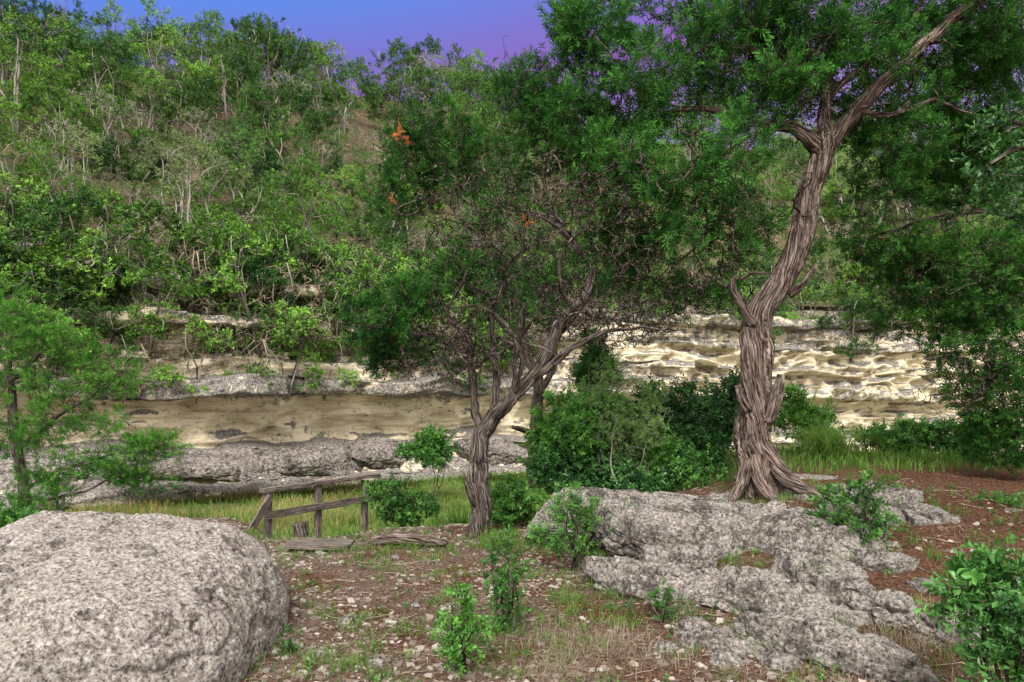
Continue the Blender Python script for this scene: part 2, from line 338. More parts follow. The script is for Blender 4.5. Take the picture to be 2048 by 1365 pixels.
def hill(s,d):
    p,n=CPN(s); z=np.interp(d,HD,HZ); x=p[...,0]
    z=z-sst((d-6)/20)*1.9*sst((-x-4)/10)+2.3*np.exp(-((x-3)/9)**2)*sst((d-10)/16)+1.0*sst((d-4)/6)*fbm(st3(s*.07,d*.09,0*s),3,51)+.5*sst((d-4)/4)*fbm(st3(s*.35,d*.35,0*s),3,52)
    return np.stack([p[...,0]+n[...,0]*d,p[...,1]+n[...,1]*d,z],-1)
hs=np.arange(2,126,.45); hd=np.concatenate([np.arange(3.3,40,.45),np.arange(42,160,8)])
S_,Dd=np.meshgrid(hs,hd,indexing='ij'); o=mk('hillside',hill(S_,Dd).reshape(-1,3),grid_faces(len(hs),len(hd),False),M['hill'],None,None,True); tag(o,kind='structure')
# ---------------------------------------------------------------- plants
TS=[T_spray(14,k,.44,.085,.75) for k in range(3)]; TSh=[T_spray(11,20+k,.46,.13,1.0) for k in range(2)]; THl=[T_spray(8,50+k,.40,.24,.9) for k in range(2)]
TL=[T_leaves(7,k) for k in range(2)]; TLs=[T_leaves(8,4,.34,.17,.8)]
def cloudpts(clouds,n,rng,px=True):
    w=np.array([c[6] if len(c)>6 else 1. for c in clouds],dtype=float); w/=w.sum(); out=[];lf=[]
    for c,k in zip(clouds,np.maximum(1,(w*n).astype(int))):
        if px: ctr=P(c[0],c[1],c[2]); rad=np.array([c[3]/F*c[2],c[4],c[5]/F*c[2]])
        else: ctr=np.array(c[:3],float); rad=np.array(c[3:6],float)
        q=unit(rng.normal(size=(k,3)))*(rng.random((k,1))**.45); out.append(ctr+q*rad); lf+= [c[7] if len(c)>7 else 1.]*k
    return np.concatenate(out),np.array(lf)
def plant(name,label,cat,base,limbs,clouds,n1,n2,tuft,size,temps,leafmat,bark,twig,seed,px=True,r1=.018,r2=.008,curl=.22,lname='crown',up=.35,tstart=.45,trunkparts=('trunk','limb'),extra=0,bare=None,sides=14,group=None,rmin=.0028,step=.06,limbkw={},dark_from=99):
    rng=np.random.default_rng(seed); t=thing(name,label,cat,base,group); nodes=[];nr=[]
    for i,(pts,rad) in enumerate(limbs):
        V,Fc,g,p,r=limb(pts,rad,sides if i else max(sides,limbkw.get('tsides',sides)),step,seed+i*3,**{k:v for k,v in limbkw.items() if k!='tsides'})
        mk(trunkparts[0] if i==0 else trunkparts[1],V,Fc,M['bark_limb'] if i>=dark_from else bark,t,{'grain':g},True)
        k=int(len(p)*(.55 if i==0 else .2)); nodes.append(p[k:]);nr.append(r[k:])
    nodes=np.concatenate(nodes);nr=np.concatenate(nr); p0,q0=[],[]
    if bare:
        c,_=cloudpts(bare[0],bare[1],rng,px); p0,q0,nodes,nr=grow(nodes,nr,c,rng,.05,rmin*2.6,curl,6)
        c,_=cloudpts(bare[0],bare[2],rng,px); a1,b1,_,_=grow(nodes,nr,c,rng,r1,rmin*1.25,curl*1.6,6); p0+=a1;q0+=b1
    a,_=cloudpts(clouds,n1,rng,px); p1,q1,nodes,nr=grow(nodes,nr,a,rng,r1,rmin*1.6,curl,6)
    b,lf=cloudpts(clouds,n2,rng,px)
    p2,q2,_,_=grow(nodes,nr,b,rng,r2,rmin,curl,6)
    if extra:
        c,_=cloudpts(clouds,extra,rng,px); p3,q3,_,_=grow(nodes,nr,c+rng.normal(size=c.shape)*.12,rng,r2,rmin*.9,curl*2,6); 
    else: p3,q3=[],[]
    twigs_mesh('branches' if cat=='tree' else 'stems',p0+p1+p2+p3,q0+q1+q2+q3,twig,t)
    pa=np.array(p2); ends=pa[:,-1]; d2=((ends[:,None,:]-b[None])**2).sum(-1); lf_=lf[np.argmin(d2,1)]
    pos=[];dr=[]
    on=rng.random(len(pa))<lf_
    for k in range(tuft):
        keep=on&(rng.random(len(pa))<.9)
        u=tstart+(1-tstart)*rng.random(len(pa)); idx=u*5; i0=np.minimum(idx.astype(int),4); f=(idx-i0)[:,None]; ar=np.arange(len(pa))
        q=pa[ar,i0]*(1-f)+pa[ar,i0+1]*f; d=unit(pa[ar,i0+1]-pa[ar,i0]); pos.append((q+rng.normal(size=q.shape)*size*.3)[keep]); dr.append((d+np.array([0,0,up])+rng.normal(size=d.shape)*.5)[keep])
    pos=np.concatenate(pos);dr=np.concatenate(dr); A=Acc(); which=rng.integers(0,len(temps),len(pos))
    for k,T in enumerate(temps):
        m=which==k
        if m.any():
            V,Fc,sh=inst(T,pos[m],dr[m],size*(.7+.6*rng.random(m.sum())),rng); A.add(V,Fc,shade=sh)
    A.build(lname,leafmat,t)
    return t
def PL(l): return [P(*q) for q in l]
YB=7.5
big_limbs=[
 (PL([(1530,1012,YB),(1522,960,YB),(1512,890,YB),(1508,800,YB),(1512,710,YB),(1516,640,YB),(1562,572,YB-.05),(1604,480,YB-.1),(1624,380,YB-.1),(1646,290,YB-.1),(1652,250,YB-.1)]),[.26,.215,.18,.165,.165,.15,.135,.125,.115,.125,.08]),
 (PL([(1646,300,YB-.1),(1718,222,YB-.2),(1790,140,YB-.3),(1862,72,YB-.3),(1965,-5,YB-.2),(2060,-80,YB)]),[.095,.078,.066,.058,.047,.033]),
 (PL([(1646,310,YB-.1),(1590,262,YB-.2),(1500,238,YB-.1),(1410,215,YB),(1340,225,YB+.1),(1270,270,YB+.1)]),[.09,.066,.045,.03,.02,.01]),
 (PL([(1648,270,YB-.1),(1655,180,YB),(1680,80,YB+.1),(1700,-90,YB+.2)]),[.08,.055,.042,.025]),
 (PL([(1655,190,YB),(1570,135,YB),(1450,90,YB+.1),(1350,128,YB+.1),(1260,165,YB+.1)]),[.045,.04,.032,.022,.01]),
 (PL([(1655,200,YB),(1700,150,YB-.1),(1780,100,YB-.2),(1830,30,YB-.2),(1850,-50,YB-.2)]),[.04,.034,.028,.022,.012]),
 (PL([(1720,222,YB-.2),(1790,230,YB-.2),(1870,200,YB-.1),(1960,230,YB)]),[.034,.026,.018,.008]),
 (PL([(1505,650,YB-.08),(1480,605,YB-.18),(1466,565,YB-.2),(1476,546,YB-.2)]),[.055,.042,.036,.02]),
 (PL([(1480,560,YB-.2),(1510,545,YB-.25),(1548,549,YB-.25)]),[.018,.014,.005]),
 (PL([(1580,590,YB-.05),(1602,572,YB-.15),(1620,545,YB-.2)]),[.05,.036,.018]),
 (PL([(1532,840,YB-.08),(1548,795,YB-.17),(1560,745,YB-.2)]),[.09,.07,.04]),
 (PL([(1495,820,YB-.1),(1482,795,YB-.17),(1476,770,YB-.18)]),[.05,.042,.026]),
 (PL([(1528,895,YB-.06),(1560,945,YB-.2),(1600,972,YB-.34),(1650,990,YB-.5),(1705,1008,YB-.62)]),[.11,.095,.078,.056,.026]),
 (PL([(1518,915,YB-.1),(1524,965,YB-.26),(1548,1000,YB-.46),(1575,1020,YB-.62)]),[.10,.085,.06,.028]),
 (PL([(1502,925,YB-.08),(1484,968,YB-.18),(1464,1005,YB-.32)]),[.085,.07,.035]),
]
big_cl=[(1200,80,8,110,.9,90,1.5,.9),(1130,220,7.9,60,.6,80,.8,.9),(1320,180,7.6,130,.9,90,1.5,.9),(1250,330,7.6,110,.7,100,1.3,.8),(1350,420,7.3,90,.7,90,1,.7),(1440,330,7.2,90,.8,90,1.1,.75),
(1420,60,7.7,140,1,90,1.8),(1560,60,7.4,130,1,90,1.8),(1560,180,7.2,100,.8,60,1,.8),(1700,110,7.4,130,1,100,1.9),(1850,60,7.7,130,1,90,1.8),(1980,60,7.7,110,1,90,1.5),(1790,270,7.9,110,.9,90,1.4,.9),(1480,470,7.6,80,.6,70,.9,.7),
(1250,500,8,100,.7,80,1,.6),(1400,590,8,90,.6,60,.9,.45),(1740,420,8.2,90,.8,80,.8,.6),(1640,-110,7.4,420,1.4,90,1.8),(1140,60,8,50,.6,90,.8),(1900,180,8.4,120,.9,60,1.5),(1480,200,8.6,140,.6,60,1,.9)]
plant('juniper_tree','large juniper with furrowed leaning trunk and flared roots on the rock ledge','tree',P(1528,1005,YB),big_limbs,big_cl,210,1850,9,.155,TS,M['jun_dark'],M['bark'],M['twig'],3,extra=900,bare=([(1400,400,7.2,250,.7,170),(1650,180,7.2,300,.8,130),(1350,560,7.7,180,.6,90)],90,900),sides=18,step=.03,r1=.028,rmin=.0045,tstart=.66,limbkw=dict(tsides=72,rough=.12,flute=.11,wig=.016,twist=1.4))
YM=7.8
mid_limbs=[
 (PL([(950,1092,YM),(955,1040,YM),(962,960,YM),(966,890,YM),(985,830,YM-.05),(1030,785,YM-.1),(1078,735,YM-.1),(1108,670,YM-.1),(1140,615,YM-.05),(1182,568,YM),(1184,525,YM),(1152,482,YM+.05),(1112,447,YM+.1),(1050,425,YM+.1),(970,408,YM+.1)]),[.145,.118,.105,.095,.083,.075,.07,.062,.052,.045,.04,.034,.028,.02,.01]),
 (PL([(968,880,YM),(955,810,YM+.05),(946,740,YM+.1),(930,692,YM),(892,622,YM-.1),(862,572,YM-.2),(828,556,YM-.3)]),[.06,.045,.04,.034,.026,.018,.008]),
 (PL([(990,835,YM),(990,760,YM+.1),(982,680,YM+.15),(992,600,YM+.1),(1012,525,YM),(1060,492,YM-.1),(1105,482,YM-.2)]),[.055,.045,.036,.03,.024,.016,.008]),
 (PL([(1060,762,YM-.1),(1120,710,YM-.25),(1180,672,YM-.4),(1250,650,YM-.5),(1330,655,YM-.6)]),[.045,.035,.026,.017,.007]),
 (PL([(1130,450,YM+.1),(1098,410,YM+.15),(1088,350,YM+.2),(1095,300,YM+.2),(1075,230,YM+.3)]),[.034,.028,.022,.018,.008]),
 (PL([(1110,670,YM-.1),(1150,640,YM+.1),(1200,560,YM+.2),(1260,500,YM+.3),(1300,470,YM+.3)]),[.04,.03,.024,.016,.007]),
 (PL([(940,720,YM+.1),(900,690,YM),(850,670,YM-.2),(790,680,YM-.3),(760,665,YM-.3)]),[.026,.02,.016,.012,.006]),
 (PL([(1000,830,YM-.05),(1030,770,YM+.2),(1035,700,YM+.3),(1060,640,YM+.3),(1120,590,YM+.3)]),[.04,.03,.026,.02,.008]),
 (PL([(950,1010,YM-.1),(935,975,YM-.2),(922,940,YM-.2)]),[.045,.03,.008]),
 (PL([(985,600,YM+.1),(940,560,YM+.2),(900,500,YM+.2),(860,420,YM+.2),(830,340,YM+.2)]),[.022,.018,.015,.011,.006]),
 (PL([(1184,530,YM),(1230,470,YM),(1260,400,YM-.1),(1300,340,YM-.1)]),[.03,.024,.016,.006]),
 (PL([(945,740,YM+.1),(990,700,YM-.2),(1060,690,YM-.4),(1110,700,YM-.5)]),[.022,.016,.011,.005]),
 (PL([(892,622,YM-.1),(930,560,YM-.3),(950,500,YM-.3),(930,440,YM-.3)]),[.018,.015,.011,.005]),
 (PL([(1140,610,YM-.05),(1110,560,YM-.25),(1120,500,YM-.3),(1180,440,YM-.35),(1200,380,YM-.4)]),[.03,.022,.017,.012,.005]),
 (PL([(1030,785,YM-.1),(1040,720,YM-.3),(1010,650,YM-.35),(960,620,YM-.4),(900,610,YM-.45)]),[.03,.022,.017,.012,.005]),
]
mid_cl=[(760,655,7.4,65,.4,55,.9),(825,600,7.6,60,.5,40,.6),(780,715,7.6,70,.5,40,.5,.8),(855,290,8.0,115,.7,80,1.6,.75),(800,390,8,80,.5,60,.8,.6),(960,340,8,90,.7,80,1,.5),(900,540,7.8,80,.6,50,.7,.45),
(1060,200,8.2,80,.6,100,1.4,.85),(1110,340,8,100,.7,90,1.2,.5),(1000,470,8,100,.6,60,.8,.2),(1250,420,7.9,100,.6,100,1.2,.45),(1150,600,7.9,190,.8,110,1.8,.07),(900,700,7.8,130,.6,70,1.0,.07),(1000,560,7.9,120,.6,90,1.2,.07),(1180,260,8.1,90,.6,90,.8,.75)]
tm=plant('juniper_tree','slender juniper with leaning forked trunk beside the wooden handrail','tree',P(950,1080,YM),mid_limbs,mid_cl,230,1200,8,.14,TS,M['jun_mid'],M['bark_mid'],M['twig'],13,extra=900,bare=([(1080,600,7.6,230,.7,140),(900,690,7.5,170,.5,90),(1250,640,7.5,140,.5,60),(960,430,7.4,180,.5,100),(1150,420,7.4,150,.5,110)],190,2100),sides=14,step=.035,curl=.34,r1=.028,rmin=.0045,tstart=.68,limbkw=dict(tsides=40,rough=.13,flute=.11,wig=.026,twist=1.6))
A=Acc(); rr=np.random.default_rng(5)
for c in ((808,272,7.3,16,.15,14),(780,398,7.4,6,.1,5),(1045,450,7.3,6,.1,5)):
    q=P(*c[:3])+rr.normal(size=(14 if c[3]>10 else 3,3))*np.array([c[3]/F*7.4,.1,c[5]/F*7.4])*.6
    V,Fc,sh=inst(TS[0],q,np.tile([0.,0,1],(len(q),1)),np.full(len(q),.09),rr,1); A.add(V,Fc,shade=sh)
o=A.build('dead_foliage',M['rust'],tm); o['label']='rust orange dead sprigs in the crown'
YS=10.5
plant('juniper_tree','thin juniper with curved trunk standing just behind the slender forked one','tree',P(1072,960,YS),
 [(PL([(1070,975,YS),(1070,900,YS),(1076,820,YS),(1078,760,YS),(1052,700,YS),(1042,630,YS),(1085,575,YS),(1120,520,YS)]),[.12,.10,.09,.08,.065,.055,.035,.015]),
  (PL([(1078,790,YS),(1110,720,YS+.2),(1100,640,YS+.2),(1140,560,YS+.2)]),[.055,.045,.035,.012]),
  (PL([(1078,880,YS-.05),(1050,860,YS-.2),(1025,852,YS-.3)]),[.06,.045,.025])],
 [(1080,520,YS,110,.9,80,1,.25),(1180,560,YS,110,.9,90,1,.2),(1000,600,YS,90,.8,70,.7,.15),(1290,560,YS+.5,90,.9,100,1,.4)],60,450,6,.17,TS,M['jun_dark'],M['bark_mid'],M['twig'],23,extra=450,sides=14,rmin=.005,r1=.025,limbkw=dict(rough=.11))
YR=9.0
plant('juniper_tree','dark juniper reaching in from the right edge with drooping boughs','tree',P(2165,960,YR),
 [(PL([(2165,985,YR),(2160,850,YR),(2140,700,YR),(2115,450,YR),(2058,215,YR),(1965,128,YR-.2),(1880,82,YR-.3)]),[.24,.2,.18,.15,.08,.045,.02]),
  (PL([(2115,470,YR),(2010,425,YR-.2),(1940,425,YR-.3),(1840,438,YR-.3),(1745,478,YR-.3),(1682,515,YR-.3)]),[.05,.038,.03,.022,.014,.006]),
  (PL([(2140,700,YR),(2040,640,YR),(1960,600,YR),(1880,600,YR)]),[.07,.05,.035,.012]),
  (PL([(2130,560,YR),(2080,450,YR-.3),(2020,300,YR-.5)]),[.06,.04,.015]),
  (PL([(2155,820,YR),(2080,780,YR),(1990,770,YR)]),[.06,.04,.015])],
 [(1985,290,8.8,100,.9,110,1.4),(1880,350,9,110,.8,90,1.3,.9),(1890,540,9,120,1,90,1.2,.85),(2010,560,9,90,1,130,1.4),(1985,760,9,85,.9,110,1.4,.9),(1790,520,9,100,.7,70,1,.6),(2010,880,9,70,.8,60,1.1,.9),(1930,650,9,90,.8,80,1,.8),(1780,640,9.5,90,.6,60,.5,.35),(2000,110,8.8,80,.9,60,.9),(2150,350,9,150,1.2,300,1.2)],
 110,1250,8,.16,TS,M['jun_mid'],M['bark_mid'],M['twig'],33,extra=450,bare=([(1850,520,8.6,170,.7,120),(1930,760,8.8,100,.6,100)],40,350),sides=16,rmin=.0045,r1=.025,tstart=.62)
bl=np.array([-6.5,9.2,float(gz(-6.5,9.2))])
YL=9.2
plant('juniper_tree','bright green feathery young juniper behind the large boulder','tree',bl,
 [([bl-np.array([0,0,.1]),P(40,960,YL),P(30,860,YL),P(20,740,YL),P(30,620,YL)],[.09,.07,.06,.045,.02]),
  (PL([(45,980,YL),(120,940,YL-.2),(220,915,YL-.3),(330,890,YL-.4)]),[.03,.025,.018,.007]),
  (PL([(35,900,YL),(110,840,YL),(190,780,YL),(250,740,YL)]),[.035,.028,.02,.008]),
  (PL([(45,1000,YL),(130,990,YL-.2),(230,960,YL-.3)]),[.025,.02,.008]),
  (PL([(25,760,YL),(90,700,YL),(150,670,YL)]),[.03,.022,.008])],
 [(40,630,9,90,.7,60,1.2,.7),(30,740,9,80,.7,80,1.2,.7),(150,700,9.2,80,.5,50,.9,.6),(220,750,9.2,80,.4,50,1,.6),(120,810,9,100,.6,60,1.1,.55),(50,880,9,80,.7,60,1,.7),(200,850,9,70,.4,40,.6,.45),(310,895,8.9,65,.3,28,.8,.8),(220,930,8.9,90,.4,32,.8,.8),(110,960,9,90,.6,40,.9,.7),(280,960,8.9,70,.3,24,.5,.7),(60,1020,9,70,.5,30,.6)],
 90,760,7,.12,TS,M['jun_left'],M['bark_mid'],M['twig'],43,sides=10,up=.5,tstart=.66,extra=350,rmin=.0038)
bo=np.array([4.6,4.4,float(gz(4.6,4.4))])
plant('oak_tree','broad leaved oak reaching in at the upper right edge with glossy leaves','tree',bo,
 [([bo-np.array([0,0,.1]),bo+np.array([0,0,1.5]),P(2330,420,4.4),P(2200,330,4.2),P(2060,300,4.1),P(1985,330,4.0)],[.13,.11,.08,.05,.025,.01]),
  (PL([(2200,330,4.2),(2100,260,4.1),(2020,240,4.0)]),[.03,.02,.008])],
 [(2010,260,4.1,50,.3,40,.6),(1985,370,4.0,55,.3,50,.7),(2100,330,4.2,90,.5,120,1.6),(2250,330,4.3,130,.6,160,1.6)],30,130,3,.09,TL,M['leaf_dark'],M['bark_mid'],M['twig'],53,sides=10)
def shrub(label,pxc,pyc,Yd,w,h,seed,leaf='leaf_mid',temps=TL,size=.1,n=(20,160),tuft=4,depth=None,name='shrub',stems=4,extra=0,cat='shrub',z0=None,tstart=.3):
    rng=np.random.default_rng(seed); c=P(pxc,pyc,Yd); W=w/F*Yd; H=h/F*Yd
    g=float(gz(c[0],Yd)); bz=min(g,c[2]-H*.9) if z0 is None else z0
    base=np.array([c[0],Yd,bz]); top=c[2]+H*.6
    L=[]
    for i in range(stems):
        a=rng.random()*6.28; e=base+np.array([math.cos(a)*W*.55,math.sin(a)*W*.5,(top-bz)*(.6+.3*rng.random())])
        m=(base+e)/2+rng.normal(size=3)*W*.12; L.append(([base+rng.normal(size=3)*np.array([W*.1,W*.1,0])-np.array([0,0,.05]),m,e],[.006+.016*H,.005+.011*H,.004]))
    d=depth or W*.8
    cl=[(c[0],Yd,c[2],W*.9,d,H*.9,1.)]
    for i in range(6):
        q=rng.normal(size=3)*np.array([W,d,H])*.5; cl.append((c[0]+q[0],Yd+q[1],c[2]+q[2]*.8,W*.4,d*.5,H*.36,.3))
    pale=leaf=='leaf_pale'
    return plant(name,label,cat,base,L,cl,n[0],n[1],tuft,size,temps,M[leaf],M['palebark'] if pale else M['twig'],M['palebark'] if pale else M['twig'],seed,px=False,lname='leaves',trunkparts=('stem','stem'),sides=6,extra=extra,r1=.01,r2=.006,rmin=.0025,tstart=tstart)
shrub('dense dark green shrub between the pale airy bush and the big juniper trunk',1365,865,9.8,110,130,101,'leaf_dark',TL,.12,(60,950),5)
shrub('dense mid green shrub right behind the thin second juniper trunk',1150,885,10.0,110,140,102,'leaf_mid',TL,.12,(50,950),5)
shrub('green shrub low against the left side of the big juniper trunk',1350,950,9.2,120,75,112,'leaf_mid',TL,.11,(40,560),5)
shrub('shaded leafy shrub filling the gap under the pale airy bush',1190,955,9.3,120,75,122,'leaf_dark',TL,.11,(40,560),5)
shrub('pale airy small leaved bush with grey stems behind the rock ledge',1245,840,8.9,90,110,103,'leaf_pale',TLs,.08,(60,460),3,extra=250,stems=7)
shrub('pointed blue green young juniper rising above the pale bush',1203,745,11.5,42,60,104,'leaf_dark',TS,.16,(20,200),8,name='juniper_sapling',z0=-.2,cat='sapling')
shrub('low leafy bush at the right end of the wooden handrail',800,1010,8.8,60,58,105,'leaf_mid',TL,.10,(30,190),4)
shrub('rounded leafy bush left of the rock outcrop behind the slender juniper',1035,1000,8.6,60,60,106,'leaf_mid',TL,.10,(30,220),4)
shrub('light green small leaved bush growing in front of the leftmost ledge rock',1150,1045,6.5,62,85,107,'leaf_mid',TLs,.08,(35,200),3,stems=5)
shrub('upright leafy sapling in the middle of the stony clearing',1015,1165,4.75,45,90,108,'leaf_mid',TL,.065,(24,80),3,name='sapling',cat='sapling',stems=5)
shrub('low leafy sapling at the bottom edge in front of the clearing',925,1265,4.0,62,80,109,'leaf_mid',TL,.065,(26,95),3,name='sapling',cat='sapling',stems=6)
shrub('leafy shrub on the rocks right of the flared juniper roots',1715,1035,6.0,90,80,110,'leaf_mid',TL,.085,(36,120),3,stems=6)
shrub('large leaved dark glossy shrub in the bottom right corner',2015,1245,3.2,110,160,111,'leaf_dark',TL,.095,(40,150),3,stems=7)
shrub('green bush behind the big juniper trunk on its right side',1620,845,12.5,70,60,113,'leaf_mid',TL,.13,(30,260),4)
shrub('bright green low bush at the far edge of the brown plateau',1800,880,13.0,80,42,114,'leaf_mid',TL,.13,(30,280),4)
shrub('dark green bush at the plateau edge against the right side',1930,885,12.5,75,50,115,'leaf_dark',TL,.13,(30,280),4)
shrub('bright green bush at the foot of the cliff beyond the slender juniper',865,895,19,50,42,116,'leaf_mid',THl,.2,(30,240),6,z0=-1.3)
shrub('small low plant on the brown ground near the right edge',1975,1005,7.0,70,22,117,'leaf_mid',TLs,.08,(20,90),3)
shrub('small leafy sprig beside the lower diagonal rock slab',1320,1215,4.9,38,40,118,'leaf_mid',TLs,.06,(12,50),3)
shrub('tiny leafy sprig at the foot of the big boulder on its right',570,1290,4.3,22,32,119,'leaf_dark',TLs,.06,(10,36),3)
shrub('small bush behind the big boulder at the left edge',30,1045,6.6,60,45,120,'leaf_mid',TLs,.09,(20,140),4)
# --- hill tree prototypes
def proto(seed,H,W,leaf,n=(26,170),tuft=8,size=.25,temps=TSh,name='juniper_tree',cat='tree',bark='hillbark',extra=30,leafp=.9,nst=3,low=.12):
    rng=np.random.default_rng(seed); z=np.zeros(3); L=[]
    for i in range(nst):
        a=rng.random()*6.28; e=np.array([math.cos(a)*W*.35,math.sin(a)*W*.35,H*(.8+.1*rng.random())]); 
        L.append(([z-np.array([0,0,.4]),e*.35+rng.normal(size=3)*.2*W*.3,e*.7+rng.normal(size=3)*.15*W,e],[.024*H*.6,.018*H*.6,.012*H*.5,.012]))
    cl=[]
    for i in range(15):
        a=rng.random()*6.28; hh=low+(.9-low)*rng.random(); r=W*(.75*math.sin(math.pi*min(1,hh*.7+.25))); cl.append((math.cos(a)*r*.9,math.sin(a)*r*.9,H*hh,W*.30,W*.30,H*.10,1,leafp))
    cl.append((0,0,H*.92,W*.2,W*.2,H*.13,1,leafp))
    return plant(name,'x',cat,z,L,cl,n[0],n[1],tuft,size,temps,M[leaf],M[bark],M[bark],seed,px=False,sides=5,step=.3,r1=.014,r2=.008,rmin=.009,lname='crown',extra=extra,tstart=.5)
K={}
K['green']=[proto(201,4.6,2.5,'h_green'),proto(202,3.8,2.5,'h_green',size=.22)]
K['dark']=[proto(203,4.8,2.4,'h_dark'),proto(204,4.2,2.6,'h_dark')]
K['pale']=[proto(205,4.2,2.4,'h_pale',(30,190),7,.17,THl,'small_leaved_tree',extra=110,nst=4,bark='palebark'),proto(206,4.8,2.2,'h_green',(30,190),7,.17,THl,'small_leaved_tree',extra=90,nst=3)]
K['bare']=[proto(207,3.6,2.3,'h_pale',(50,190),3,.17,THl,'bare_tree',extra=330,leafp=.45,nst=5,bark='palebark')]
KD={'green':'bright green juniper','dark':'dark green juniper','pale':'airy small leaved tree','bare':'half bare grey twiggy tree'}
rng=np.random.default_rng(77); plc=[]
for d in np.arange(4.4,33,2.2):
    for s_ in np.arange(6,122,2.75 if d<27 else 2.2):
        s1=s_+rng.uniform(-1.1,1.1)+(d%4.5)*.3; d1=d+rng.uniform(-.8,.8); p=hill(np.array([s1]),np.array([d1]))[0]
        if p[1]<6: continue
        px=1024+p[0]/p[1]*F
        if px<-60 or px>2080: continue
        if px>1100 and rng.random()<(.5 if px<1650 else .25): continue
        row='ridge' if d>27.5 else 'upper' if d>20 else 'middle' if d>11 else 'lower'
        kk=rng.choice(['green','dark','pale','bare'],p=[.42,.26,.18,.14] if row!='ridge' else [.4,.4,.17,.03])
        plc.append((px,row,str(kk),p,rng.random(),rng.random()*6.28,rng.random()))
def ordn(n):
    w=['leftmost','second','third','fourth','fifth','sixth','seventh','eighth','ninth','tenth','eleventh','twelfth']
    if n<12: return w[n]+(' from the left' if n else '')
    n+=1; sfx='th' if 10<n%100<14 else {1:'st',2:'nd',3:'rd'}.get(n%10,'th'); return f'{n}{sfx} from the left'
plc.sort(key=lambda q:q[0]); cnt={}; used={}
RW={'ridge':'on the skyline ridge','upper':'on the upper hillside','middle':'halfway up the hillside','lower':'low on the hillside above the cliff'}
for px,row,kk,p,r0,rz,r1 in plc:
    c=cnt.get((row,kk),0); cnt[(row,kk)]=c+1; lab=f'{KD[kk]} {RW[row]}, {ordn(c)}'
    pr=K[kk][int(r0*len(K[kk]))]; sc=(.7+.5*r1)*(.8 if row=='lower' else 1.0)
    if row=='ridge': sc=.9+.25*r1
    sc=(sc*(1.0+.2*r0),sc*(1.0+.2*r0),sc*(.85+.35*rz/6.28)); p=p-np.array([0,0,.2])
    if pr.name not in used:
        used[pr.name]=1; r=pr; r.location=[float(v) for v in p]; r.rotation_euler=(0,0,rz); r.scale=sc; r['label']=lab
    else: r=dup(pr,p,rz,sc,lab)
    r['group']={'green':'junipers on the far hillside','dark':'junipers on the far hillside','pale':'airy trees on the far hillside','bare':'bare trees on the far hillside'}[kk]
print('hill trees',len(plc))
LP={'green':[proto(301,1.6,1.1,'h_green',(16,120),8,.12,THl,'ledge_shrub','shrub',low=-.1)],'dark':[proto(302,1.7,1.15,'h_dark',(16,120),8,.15,TSh,'ledge_shrub','shrub',low=-.1)],
    'dead':[proto(303,1.3,1.1,'h_pale',(30,100),2,.12,THl,'dry_brush','shrub','dead',extra=220,leafp=.35,nst=5,low=-.05)]}
LN={'green':'bushy green shrub','dark':'dark green shrub','dead':'dry brown tangled brush'}
spots=[]
R5=lambda a:rng.random()<a
rows=[(23,.5,0,1.1,1.2,lambda px:px<330 or 480<px<1100 or (px>1300 and R5(.3)),'on the cliff ledge'),
(27,.5,0,1.1,1.25,lambda px:px<1250 or R5(.7),'on the terrace above the cliff'),
(28,.9,0,1.3,1.2,lambda px:px<1250 or R5(.5),'at the back of the terrace'),
(31,.6,0,1.3,1.2,lambda px:px<1300 or R5(.8),'at the top rim of the cliff'),
(25,.5,.1,1.1,1.35,lambda px:px<1150,'hanging on the upper cliff face'),
(21,.6,.15,1.0,1.4,lambda px:px<340 or 500<px<1080,'hanging under the main cliff ledge'),
(19,.3,.1,1.1,1.35,lambda px:px<340 or 560<px<1060 or (px<1100 and R5(.25)),'clinging to the middle of the cliff face'),
(14,.5,0,1.0,1.05,lambda px:(370<px<680) or (px<290) or (px<1000 and R5(.3)),'on the low ledge of the cliff face')]
for (k,f,out_,st,big,keep,nm) in rows:
    for s_ in np.arange(15,111,st):
        s1=s_+rng.uniform(-.5,.5); q=csurf(s1,k,f,out_)-np.array([0,0,.25])
        if q[1]<6: continue
        px=1024+q[0]/q[1]*F
        if px<-40 or px>2060 or not keep(px): continue
        spots.append((px,nm,str(rng.choice(['green','dark','dead'],p=[.56,.24,.20])),q,rng.random()*6.28,(.75+.6*rng.random())*big))
spots.sort(key=lambda q:q[0]); cnt={}
for px,nm,kk,q,rz,sc in spots:
    c=cnt.get((nm,kk),0); cnt[(nm,kk)]=c+1; lab=f'{LN[kk]} {nm}, {ordn(c)}'; pr=LP[kk][0]
    sv=(sc*1.1,sc*1.1,sc)
    if pr.name not in used: used[pr.name]=1; r=pr; r.location=[float(v) for v in q]; r.rotation_euler=(0,0,rz); r.scale=sv; r['label']=lab
    else: r=dup(pr,q,rz,sv,lab)
    r['group']='shrubs on the cliff ledges' if kk!='dead' else 'dry brush on the cliff ledges'
print('ledge',len(spots))
for pr in [q for kk in (K,LP) for l in kk.values() for q in l]:
    if pr.name not in used:
        for ch in list(pr.children): bpy.data.objects.remove(ch)
        bpy.data.objects.remove(pr)
